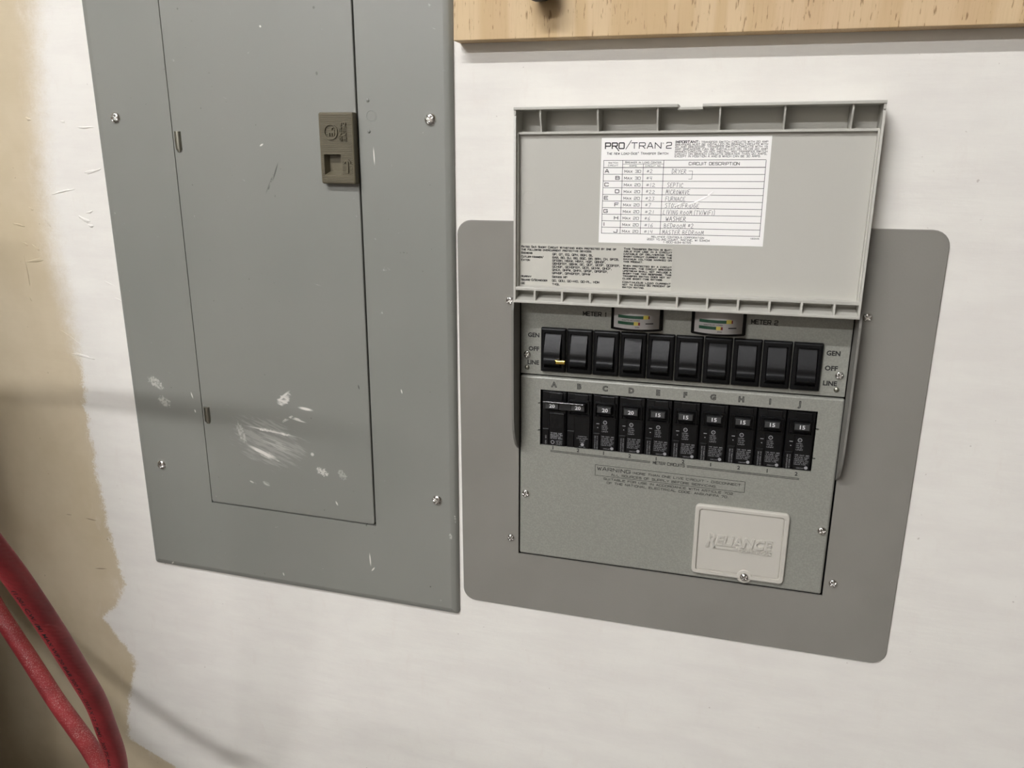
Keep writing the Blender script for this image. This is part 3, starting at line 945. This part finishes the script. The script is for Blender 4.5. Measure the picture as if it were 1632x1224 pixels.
    # meters
    def meter(um):
        n = 16
        arc = lambda hw, h0, hb, q: [(um + hw * (2 * k / n - 1), h0 + hb * (1 - (2 * k / n - 1) ** 2)) for k in range(n + 1)]
        base = MB()
        base.vprism([(um - 24.2, 0.4)] + arc(24.2, 3.0, 6.5, n) + [(um + 24.2, 0.4)], 317.6, 363.0)
        o = base.build('meter', M['black'], root, shade=40)
        face = MB()
        A = arc(21.2, 5.2, 7.0, n)
        face.add([(u, h, v) for v in (319.2, 361.0) for u, h in A], [(k, k + 1, n + 2 + k, n + 1 + k) for k in range(n)])
        face.add([(u, h - 3.4, v) for v in (319.2, 361.0) for u, h in A], [(k, k + 1, n + 2 + k, n + 1 + k) for k in range(n)])
        face.build('dial', M['dial'], o, smooth=True)

        def band(mat, name, a0, a1, v0, v1):
            mb = MB()
            st = [a0 + (a1 - a0) * k / 10 for k in range(11)]
            hz = lambda u: 5.35 + 7.0 * (1 - ((u - um) / 21.2) ** 2)
            mb.add([(u, hz(u), v) for v in (v0, v1) for u in st], [(k, k + 1, 12 + k, 11 + k) for k in range(10)])
            mb.build(name, mat, o)
        band(M['green'], 'scale_band', um - 17.0, um + 7.0, 329.0, 331.8)
        band(M['yellow'], 'scale_band', um + 7.0, um + 11.4, 328.8, 332.4)
        band(M['red'], 'scale_band', um + 11.4, um + 12.6, 329.0, 331.8)
        band(M['green'], 'scale_band', um - 17.0, um - 1.6, 323.0, 325.8)
        band(M['yellow'], 'scale_band', um - 1.6, um + 2.4, 322.8, 326.2)
        band(M['red'], 'scale_band', um + 2.4, um + 4.2, 323.0, 325.8)
        band(M['ink'], 'scale_mark', um + 9.0, um + 16.0, 324.2, 325.2)
        mk = MB()
        hz = 12.6
        mk.text('WATTS AC LOAD', um - 13.0, 326.9, 1.2, hz, width=17.0, bold=0.01)
        mk.text('2500', um - 0.6, 320.6, 1.3, hz - 0.1, width=4.2, bold=0.01)
        mk.build('dial_print', M['ink'], o)
        lens = MB()
        B = arc(23.4, 8.0, 8.0, n)
        lens.vprism([(um - 23.4, 3.2)] + B + [(um + 23.4, 3.2)], 318.0, 362.6)
        lens.build('lens', M['lens'], o, shade=40)
        return o
    meter(178.1)
    meter(252.4)

    # circuit breakers behind the window
    def breaker(k, kind):
        u = 98.9 + 26.0 * k
        b = MB()
        b.box(u - 12.6, u + 12.6, -60, -3.0, 184, 258, 0.5)
        b.box(u - 12.2, u + 12.2, -3.2, -1.2, 184, 248.2, 0.4)                  # body face
        b.box(u - 4.4, u + 9.0, -1.4, 0.5, 240.8, 248.0, 0.4)                    # upper step
        b.box(u - 4.4, u + 11.2, -1.4, 0.9, 192.0, 226.6, 0.4)                   # lower step
        b.box(u - 11.4, u - 4.8, -1.4, 0.1, 186.0, 209.2, 0.4)
        if kind == 'single' or k == 1:
            b.plate((u - 10.4, u + 10.6, 226.4, 241.6, 1.2), [rect(u - 9.2, u + 9.4, 227.6, 240.4)], -1.4, 2.4, [(0, -1.4), (0, 1.9), (0.4, 2.4)])
        o = b.build('circuit_breaker', M['dull'], root)
        hd = MB()
        hd.prism([(-1.2, 229.0), (4.0, 230.0), (8.6, 233.2), (9.2, 234.0), (9.6, 239.6), (8.8, 240.4), (4.0, 240.0), (-1.2, 239.0)], u - 7.0, u + 7.2)
        hd.build('handle', M['black'], o)
        tagp = MB().box(u - 6.3, u + 6.5, 8.8, 9.75, 233.9, 239.5, 0.15)
        tagp.build('rating_tag', M['grey_tag'], o)
        MB().text('20' if k < 4 else '15', u + 0.4 + (0.8 if k == 2 else 0), 235.0, 3.5, 9.9, wide=1.15, align='C', bold=0.02).build('rating_number', M['white'], o)
        pr = MB()
        rnd = random.Random(k)
        h = 1.02
        words = ['TYPE QP', 'ISSUE NO. RD', '120/240V AC', '10 KA 40C', 'HACR TYPE', 'CU-AL WIRE']
        if k >= 2:
            n = 20
            cu, cv = u + 0.4 - 0.1 * (k % 2), 221.4
            for j in range(n):
                a, c = 2 * math.pi * j / n, 2 * math.pi * (j + 1) / n
                pr.add([(cu + r * math.cos(t), h, cv + r * math.sin(t)) for r in (1.95, 1.35) for t in (a, c)], [(0, 1, 3, 2)])
            pr.text('U', cu - 0.6, cv - 0.5, 1.1, h, wide=0.9)
            for j, s in enumerate(('LISTED', 'CIR. BRK.', 'TYPE QP', 'UNIT')):
                pr.text(s, u - 2.6, 217.3 - 2.0 * j, 1.15, h, width=6.4 if j % 2 else 5.4)
            pr.text('TYPE   VOLTS   AMPS', u - 2.8, 206.0, 1.15, h, width=12.6, bold=0.01)
            for j in range(5):
                pr.text(words[j], u - 2.8, 204.0 - 1.75 * j, 1.1, h, width=(12.6, 11.2, 12.6, 12.0, 10.4)[j])
            pr.text('CIRCUIT', u - 0.5, 193.3, 1.1, h, width=6.6)
            pr.lathe(u + 8.0, 194.6, [(1.6, h - .05), (1.5, h + 0.02), (0.05, h + 0.02)], 14, False, True)
            for j, s in enumerate(('CAUTION 60/75C WIRE', 'USE COPPER 14-10')):
                pr.text(s, u - 8.6 + 2.2 * j, 192.4, 1.15, 0.22, width=14.0, rot=90)
            pr.box(u - 8.6, u - 5.6, -1.25, -1.0, 218.6, 219.2).box(u - 7.6, u - 6.6, -1.25, -1.0, 214.4, 215.2)
        elif k == 0:
            for j in range(4):
                pr.text(words[j], u - 2.8, 204.6 - 1.8 * j, 1.3, h, width=(12.0, 12.6, 11.0, 12.4)[j], bold=0.015)
            for j in range(20):
                a, c = 2 * math.pi * j / 20, 2 * math.pi * (j + 1) / 20
                pr.add([(u - 0.4 + r * math.cos(t), h, 195.6 + r * math.sin(t)) for r in (1.95, 1.35) for t in (a, c)], [(0, 1, 3, 2)])
            for j, s in enumerate(('LISTED', 'CIR. BRK.', 'UNIT')):
                pr.text(s, u + 3.2, 196.6 - 1.7 * j, 1.1, h, width=6.2)
            pr.text('ON  40C', u - 7.0, 193.0, 1.4, 0.22, width=9.6, rot=90)
        else:
            for j, s in enumerate(('COMMON TRIP', '2 POLE 120/240V', 'TYPE QP', 'HACR')):
                pr.text(s, u + 4.0, 203.8 - 2.0 * j, 1.15, h, width=(9.0, 11.6, 6.0, 4.4)[j], align='C')
            pr.lathe(u + 4.2, 195.8, [(1.7, h - .05), (1.6, h + 0.02), (0.05, h + 0.02)], 14, False, True)
            pr.text('CU   AL', u + 4.2, 192.9, 1.2, h, width=6.4, align='C')
        tag(pr.build('printed_text', M['faint'], o), kind='stuff')
        return o
    for k in range(10):
        breaker(k, 'single' if k > 1 else 'double')
    # bar that ties the first two handles together
    tb = MB()
    tb.prism([(9.8, 240.2), (9.8, 241.4), (11.4, 241.9), (12.4, 241.6), (12.4, 240.6), (10.4, 240.2)], 90.4, 131.2)
    tb.prism([(8.0, 233.0), (8.0, 240.6), (8.6, 240.6), (8.6, 233.0)], 90.4, 131.2)
    tb.prism([(11.8 + 1.0 * math.cos(k * math.pi / 5), 241.0 + 1.0 * math.sin(k * math.pi / 5)) for k in range(10)], 90.6, 131.0)
    tb.build('handle_tie_bar', M['tie'], root, shade=40)

    # ---------------- lid, swung up and open, its inside to the room
    sh = MB()
    uL, uR = 64.6, 366.8
    sh.box(uL + 1.6, uR - 1.6, 16.0, 19.0, 354, 495)                    # main panel
    sh.box(uL + 1.6, uR - 1.6, 2.5, 3.6, 493, 514)                      # floor of the finger channel
    sh.box(uL + 1.6, uR - 1.6, 3.0, 22.6, 492.8, 494.6)                 # ridge
    sh.box(uL - 0.1, 206.9, 2.5, 29.0, 513.0, 515.5, 0.4).box(226.9, uR + 0.1, 2.5, 29.0, 513.0, 515.5, 0.4)
    sh.box(206.5, 227.3, 2.5, 26.4, 511.0, 513.2, 0.3)                  # finger notch
    for a, b in ((uL, uL + 1.9), (uR - 1.9, uR)):
        sh.prism([(10, 342), (28, 342), (28, 505), (26.4, 508.8), (28, 509), (28, 515), (2.5, 515), (2.5, 500), (10, 490)], a, b)
    sh.box(uL + 1.6, uL + 3.2, 17, 24.0, 356, 493).box(uR - 3.2, uR - 1.6, 17, 24.0, 356, 493)
    sh.box(uL + 1.4, uR - 1.4, 7.0, 27.6, 353.4, 356.6, 0.5)            # upper rail of the hinge strip
    sh.box(uL - 0.1, uR + 0.1, 7.0, 28.1, 341.7, 344.3, 0.5)                        # lower rail
    sh.box(uL + 1, uR - 1, 11.0, 13.5, 342, 356)                          # floor of the pockets
    sh.prism([(13.4, 344), (13.4, 349.6), (15, 348.6), (18, 347.4), (23, 345.8), (27.4, 344.4), (27.4, 344)], uL + 1.5, uR - 1.5)
    lid = sh.build('lid', M['lid'], root, shade=30)
    rib_prof = [(3.4, 494.0), (21.5, 494.2), (23.0, 499), (25.4, 505), (26.4, 509.5), (26.4, 513.2), (3.4, 513.2)]
    r0 = MB().prism(rib_prof, 87.5, 88.9).build('rib', M['lid'], lid)
    for k in range(1, 6):
        link_copy(r0, 'rib', lid, (51.0 * k * MM, 0, 0))
    d0 = MB().box(84.0, 86.0, 12.5, 27.7, 343.5, 354.5, 0.3).build('divider', M['lid'], lid)
    for k in range(1, 11):
        link_copy(d0, 'divider', lid, (26.12 * k * MM, 0, 0))
    MB().lathe(76.6, 437.5, [(6.4, 18.95), (6.3, 19.12), (5.9, 19.12), (5.8, 18.95)], 32, False, False).build('mould_mark', M['lid'], lid)

    # sticker with the circuit list
    H = 19.25
    sheet = MB()
    sheet.add([(142.2, 19.02, 398.9), (284.4, 19.02, 399.3), (284.2, 19.02, 490.0), (142.2, 19.02, 489.2), (142.2, H, 398.9), (284.4, H, 399.3), (284.2, H, 490.0), (142.2, H, 489.2)],
              [(0, 1, 2, 3), (4, 5, 6, 7), (0, 1, 5, 4), (1, 2, 6, 5), (2, 3, 7, 6), (3, 0, 4, 7)])
    tag(sheet.build('circuit_list_sticker', M['paper'], lid), 'white circuit list sticker')
    for pts, wd in (([(219, 433.2), (226, 435.6), (235, 440.2), (240, 444.4)], 0.8), ([(208, 432.2), (214, 434.6)], 0.7), ([(196.5, 405), (198, 402)], 0.4)):
        cr = MB()
        for (a, b), (c, d) in zip(pts[:-1], pts[1:]):
            L = math.hypot(c - a, d - b)
            nx, ny = -(d - b) / L * wd, (c - a) / L * wd
            cr.add([(a + nx, H, b + ny), (a, H + 0.5, b), (a - nx, H, b - ny), (c + nx, H, d + ny), (c, H + 0.5, d), (c - nx, H, d - ny)], [(0, 1, 4, 3), (1, 2, 5, 4)])
        cr.build('sticker_crease', M['paper'], lid, smooth=True)
    h = H + 0.06
    g = MB()
    top, bot = 470.4, 407.3
    rows = [464.3 - 5.74 * k for k in range(11)]
    L0, C1, C2, C3, RR = 144.6, 161.4, 179.4, 196.8, 281.0
    for v, wd in [(top, .38), (bot, .38)]:
        g.stroke([(L0, v), (RR, v + 0.5)], wd, h)
    for k, v in enumerate(rows[:-1]):
        g.stroke([(L0, v), (RR, v + 0.45)], 0.55 if k == 0 else 0.38, h)
    for u in (L0, C1, C3, RR):
        g.stroke([(u, bot), (u + 0.05, top)], 0.42, h)
    g.stroke([(C2, bot), (C2 + .05, 467.3)], 0.38, h)
    g.stroke([(C1, 467.2), (C3, 467.4)], 0.28, h)
    tag(g.build('table_rules', M['ink'], lid), kind='stuff')
    g = MB()
    block(g, 'PRO', 145.7, 480.3, 4.7, h, 16.4, 0.98)
    g.stroke([(155.4, 481.2), (157.6, 478.4)], 0.8, h)
    g.stroke([(163.6, 479.8), (168.2, 487.0)], 0.6, h)
    block(g, 'TRAN', 168.4, 480.3, 4.7, h, 25.4, 0.68)
    g.text('®', 194.9, 483.8, 1.2, h)
    block(g, '2', 198.4, 480.4, 4.7, h, 4.2, 0.72)
    tag(g.build('title_print', M['ink'], lid), kind='stuff')
    g = MB()
    block(g, 'The New Load-Side\u00ae Transfer Switch', 147.0, 475.3, 1.8, h, 53.0, 0.32, slant=0.15)
    imp = ['TRANSFER SWITCH CIRCUITS WITH 20 AMP', 'BREAKERS MUST BE INSTALLED ON BRANCH CIRCUITS WITH', '20 AMP BREAKERS. TRANSFER SWITCH CIRCUITS WITH 15', 'AMP BREAKERS CAN BE INSTALLED ON 15 OR 20 AMP',
           'BRANCH CIRCUITS. DO NOT INSTALL ANY TRANSFER SWITCH', 'CIRCUIT ON BRANCH CIRCUITS GREATER THAN 20 AMPS,', 'EXCEPT IN POSITION A AND B WHICH CAN BE 30 AMPS.']
    block(g, 'IMPORTANT:', 205.8, 484.6, 1.8, h, 20.0, 0.5)
    block(g, imp[0], 227.4, 484.6, 1.4, h, 53.8, 0.26)
    for k in range(1, 7):
        block(g, imp[k], 205.8 + 0.02 * k, 484.6 - 1.93 * k, 1.4, h, 75.4 if k < 6 else 70.6, 0.26)
    block(g, 'CIRCUIT DESCRIPTION', 218.2, 466.6, 2.2, h, 41.6, 0.42)
    block(g, 'SWITCH', 153.0, 467.7, 1.2, h, 8.2, 0.22, 'C')
    block(g, 'CIRCUIT', 153.0, 465.5, 1.2, h, 8.8, 0.22, 'C')
    block(g, 'Breaker in Load Center', 179.1, 468.1, 1.45, h, 31, 0.26, 'C')
    block(g, 'AMPS', 170.4, 465.2, 1.2, h, 6.2, 0.22, 'C')
    block(g, 'CIRCUIT NO.', 188.1, 465.2, 1.2, h, 13.6, 0.22, 'C')
    for k, c in enumerate('ABCDEFGHIJ'):
        v = rows[k] - 4.35
        if k % 2 == 0:
            block(g, c, L0 + 1.5, v, 2.7, h, 1.2 if c == 'I' else 3.3, 0.58)
        else:
            block(g, c, C1 - 2.4, v, 2.7, h, 3.3, 0.58, 'R')
        block(g, 'Max 30' if k < 2 else 'Max 20', (C1 + C2) / 2, v + 0.1, 2.2, h, 14.0, 0.34, 'C')
    block(g, 'RELIANCE CONTROLS CORPORATION', 189.4, 404.6, 1.35, h, 45.4, 0.26)
    block(g, '2001 YOUNG COURT, RACINE, WI 53404', 185.8, 402.3, 1.5, h, 54.0, 0.28)
    block(g, '1-800-634-6155', 200.0, 400.1, 1.5, h, 24.0, 0.28)
    block(g, '18345', 273.6, 405.2, 1.1, h, 7.2, 0.2)
    tag(g.build('sticker_print', M['ink'], lid), kind='stuff')
    g = MB()
    hw = [('DRYER', 204.0, 216.7, 0), ('SEPTIC', 200.5, 214.7, 2), ('MICROWAVE', 199.8, 220.7, 3), ('FURNACE', 199.7, 217.2, 4), ('STOVE/FRIDGE', 199.6, 229.3, 5),
          ('LIVING rooM (TV/WIFI)', 198.3, 242.6, 6), ('WASHER', 200.9, 219.0, 7), ('BEDrooM #2', 199.7, 225.6, 8), ('MASTER BEDRooM', 198.5, 234.6, 9)]
    for s, a, b, k in hw:
        pen(g, s, a, rows[k] - 4.9, b - a, 3.7, h, 0.34 if k != 7 else 0.42)
    g.stroke([(218.4, 461.6), (221.6, 461.6), (221.4, 455.0), (218.6, 454.9)], 0.32, h)
    for k, s in enumerate(('#2', '#4', '#12', '#22', '#23', '#7', '#21', '#6', '#16', '#14')):
        pen(g, s, 182.2, rows[k] - 4.7, 2.9 * len(s), 3.1, h, 0.3)
    tag(g.build('handwriting', M['pencil'], lid), kind='stuff')

    # clear film with the ratings
    fm = MB()
    fm.add([(68.4, h_, v) if i in (0, 3) else (208.9, h_, v) for h_ in (19.02, 19.1) for i, v in enumerate((357.6, 357.6, 396.4, 396.4))],
           [(0, 1, 2, 3), (4, 5, 6, 7), (0, 1, 5, 4), (1, 2, 6, 5), (2, 3, 7, 6), (3, 0, 4, 7)])
    tag(fm.build('rating_film', M['film'], lid), 'clear printed film under the sticker')
    g = MB()
    h2 = 19.16
    T = lambda s, u, v, w, z=1.65, b=0.5: block(g, s, u, v, z, h2, w, b)
    T('Rated 5kA Short Circuit Withstand when protected by one of', 69.8, 392.4, 88.6)
    T('the following overcurrent protective devices:', 69.8, 389.8, 66.4)
    for s, v, w in (('Siemens', 386.7, 10.4), ('Cutler-Hammer/', 383.2, 21.0), ('Eaton', 380.2, 8.0), ('Murray', 364.8, 9.6), ('Square-D/Schneider', 361.6, 25.0), ('GE', 358.2, 3.4)):
        T(s, 69.8, v, w)
    for s, v, w in (('QP, QT, EQ, QPH, BQH, BL', 386.2, 37.6), ('BAB, BD, BJ, BQ, BQC, BR, BRH, CH, GFCB,', 383.2, 61.6), ('GFEBH, HBAW, HBAX, HQP, QBHGF,', 380.4, 49.6), ('QBHGFEP, QBHW, QC, QCF, QCGF, QCGFEP,', 377.6, 62.6),
                    ('QCHGF, QCHGFEP, QCR, QCHW, QHCF,', 374.7, 55.4), ('QHCX, QHPW, QHPX, QPGF, QPGFEP,', 371.8, 51.8), ('QPHGF, QPHGFEP, QPHW', 368.8, 35.6), ('Series MP', 365.3, 14.0), ('QO, QOU, QO-HID, QO-PL, HOM', 361.8, 44.2), ('THQL', 358.4, 7.2)):
        T(s, 99.7, v, w)
    for s, v, w in (('This Transfer Switch is suit-', 393.2, 42.8), ('able for use in a circuit', 391.0, 42.8), ('capable of delivering the', 388.7, 42.8), ('short-circuit current for the', 386.4, 42.8), ('maximum voltage marked on', 384.1, 42.8), ('this product.', 381.8, 17.6),
                    ('When protected by a circuit', 378.0, 43.0), ('breaker, the circuit breaker', 375.7, 43.0), ('upstream shall not include a', 373.4, 43.0), ('short-time trip response. This', 371.1, 43.0), ('transfer switch does not in-', 368.8, 43.0), ('clude short-time ratings.', 366.5, 36.0),
                    ('Continuous load current', 363.2, 43.0), ('not to exceed 80 percent of', 360.9, 43.0), ('switch rating.', 358.6, 19.8)):
        T(s, 165.5, v, w, 1.5, 0.48)
    tag(g.build('rating_print', M['ink'], lid), kind='stuff')
    tag(root, 'grey transfer switch panel with raised lid, black rocker switches and circuit breakers', 'transfer switch')
    return root


transfer_switch()


# ------------------------------------------------------------------ pine board above the transfer switch
def pine_board():
    root = empty('pine_board', (-0.2562, 0, 1.6049), R(0.26))
    MB().box(0, 1150, 0.0, 18.0, 0, 300, 0.5).build('board', M['wood'], root)
    tag(root, 'pale pine plywood board fixed to the wall above the transfer switch', 'board')
    for u, v, lb in ((82.5, 37.4, 'round black knob on the pine board near its left end'), (232, 64.0, 'round black knob on the pine board above the lid')):
        r = empty('knob', (-0.2562 + u * MM, -0.018, 1.6049 + v * MM))
        MB().lathe(0, 0, [(9, 0), (9, 16)], 24).build('stem', M['dull'], r, shade=40)
        MB().lathe(0, 0, [(9, 15), (12.4, 16), (12.8, 18), (12.8, 22), (12.0, 23.4), (0.2, 24)], 28).build('cap', M['dull'], r, shade=40)
        tag(r, lb, 'knob', 'black knobs on the pine board')


pine_board()


# ------------------------------------------------------------------ red hose hanging at the left
def red_hose():
    pts = [(-1.30, -0.60, 1.574), (-1.10, -0.65, 1.576), (-0.95, -0.67, 1.588), (-0.80, -0.672, 1.598), (-0.68, -0.66, 1.586), (-0.60, -0.60, 1.54), (-0.565, -0.50, 1.455), (-0.555, -0.40, 1.35), (-0.556, -0.33, 1.27)] + \
          [(-0.561, -0.287, 1.186), (-0.565, -0.252, 1.1), (-0.568, -0.224, 1.021), (-0.571, -0.21, 0.981), (-0.575, -0.2, 0.942), (-0.579, -0.191, 0.904), (-0.584, -0.186, 0.876), (-0.593, -0.181, 0.853), (-0.612, -0.172, 0.843), (-0.639, -0.157, 0.842), (-0.671, -0.141, 0.848), (-0.706, -0.126, 0.857), (-0.743, -0.111, 0.869), (-0.806, -0.085, 0.897), (-0.868, -0.064, 0.937), (-0.917, -0.049, 0.978)] + [(-1.02, -0.04, 1.08), (-1.10, -0.045, 1.22), (-1.15, -0.07, 1.40), (-1.17, -0.13, 1.54), (-1.19, -0.24, 1.605), (-1.22, -0.36, 1.585), (-1.30, -0.42, 1.574)]
    V, F, UV, frames = tube_mesh(pts, 0.0100)
    root = empty('red_hose', (-0.6, -0.17, 0.79))
    off = Vector(root.location)
    mb = MB().raw([v - off for v in V], F)
    me = bpy.data.meshes.new('hose_body')
    me.from_pydata([tuple(p) for p in mb.v], [], mb.f)
    uvl = me.uv_layers.new(name='UVMap')
    for p, q in zip(me.polygons, UV):
        for li, c in zip(p.loop_indices, q):
            uvl.data[li].uv = c
    me.materials.append(M['hose'])
    me.polygons.foreach_set('use_smooth', [True] * len(me.polygons))
    o = bpy.data.objects.new('hose_body', me)
    col.objects.link(o)
    o.parent = root
    # printing along the hose
    cam_p = Vector((0, -0.72, 1.5))
    GV, GF, gw = glyphs('(1.001 C.W. (M) MAX WP 20 BAR 300 PSI - (30.0 X 12.7 MM) - 300 PSI MAX 2023', False, 0.012)
    s0 = min(f[4] for f in frames if f[0].z < 1.155)
    sc = 0.30 / gw
    P = []
    for x, y, z in GV:
        s = s0 + x * sc
        i = max(1, min(len(frames) - 1, next((k for k, f in enumerate(frames) if f[4] >= s), len(frames) - 1)))
        f0, f1 = frames[i - 1], frames[i]
        t = (s - f0[4]) / max(1e-9, f1[4] - f0[4])
        p = f0[0].lerp(f1[0], t)
        tg = f0[1].lerp(f1[1], t).normalized()
        view = (cam_p - p)
        view = (view - tg * view.dot(tg)).normalized()
        side = tg.cross(view)
        ang = 0.80 - (y - 0.35) * 0.0052 / 0.0100
        P.append(p + (view * math.cos(ang) + side * math.sin(ang)) * 0.01008 - off)
    tm = MB().raw(P, GF)
    me = bpy.data.meshes.new('printed_text')
    me.from_pydata([tuple(p) for p in tm.v], [], tm.f)
    me.materials.append(M['ink'])
    t = bpy.data.objects.new('printed_text', me)
    col.objects.link(t)
    t.parent = root
    tag(root, 'dusty red rubber hose hanging in a loop at the lower left of the wall', 'hose')


red_hose()


# ------------------------------------------------------------------ cabinet added out of view to block lamp light from the lower left wall
def unseen_shade_cabinet():
    root = empty('unseen_shade_cabinet', (-1.63, -0.74, 0))
    MB().box(0, 750, -440, 0, 60, 1562, 1.0).build('body', M['trim'], root)
    MB().box(20, 730, -420, -20, 0, 60).build('plinth', M['hole'], root)
    for a, b, c in ((4, 373.5, 350), (376.5, 746, 400)):
        d = MB().box(a, b, 0, 18, 66, 1556, 1.0).build('blocker_door', M['trim'], root)
        MB().box(c - 6, c + 6, 18, 34, 760, 900, 2.0).build('handle', M['zinc'], d)
    tag(root, 'added out-of-view grey cabinet keeping lamp light off the lower left wall', 'cabinet')


unseen_shade_cabinet()
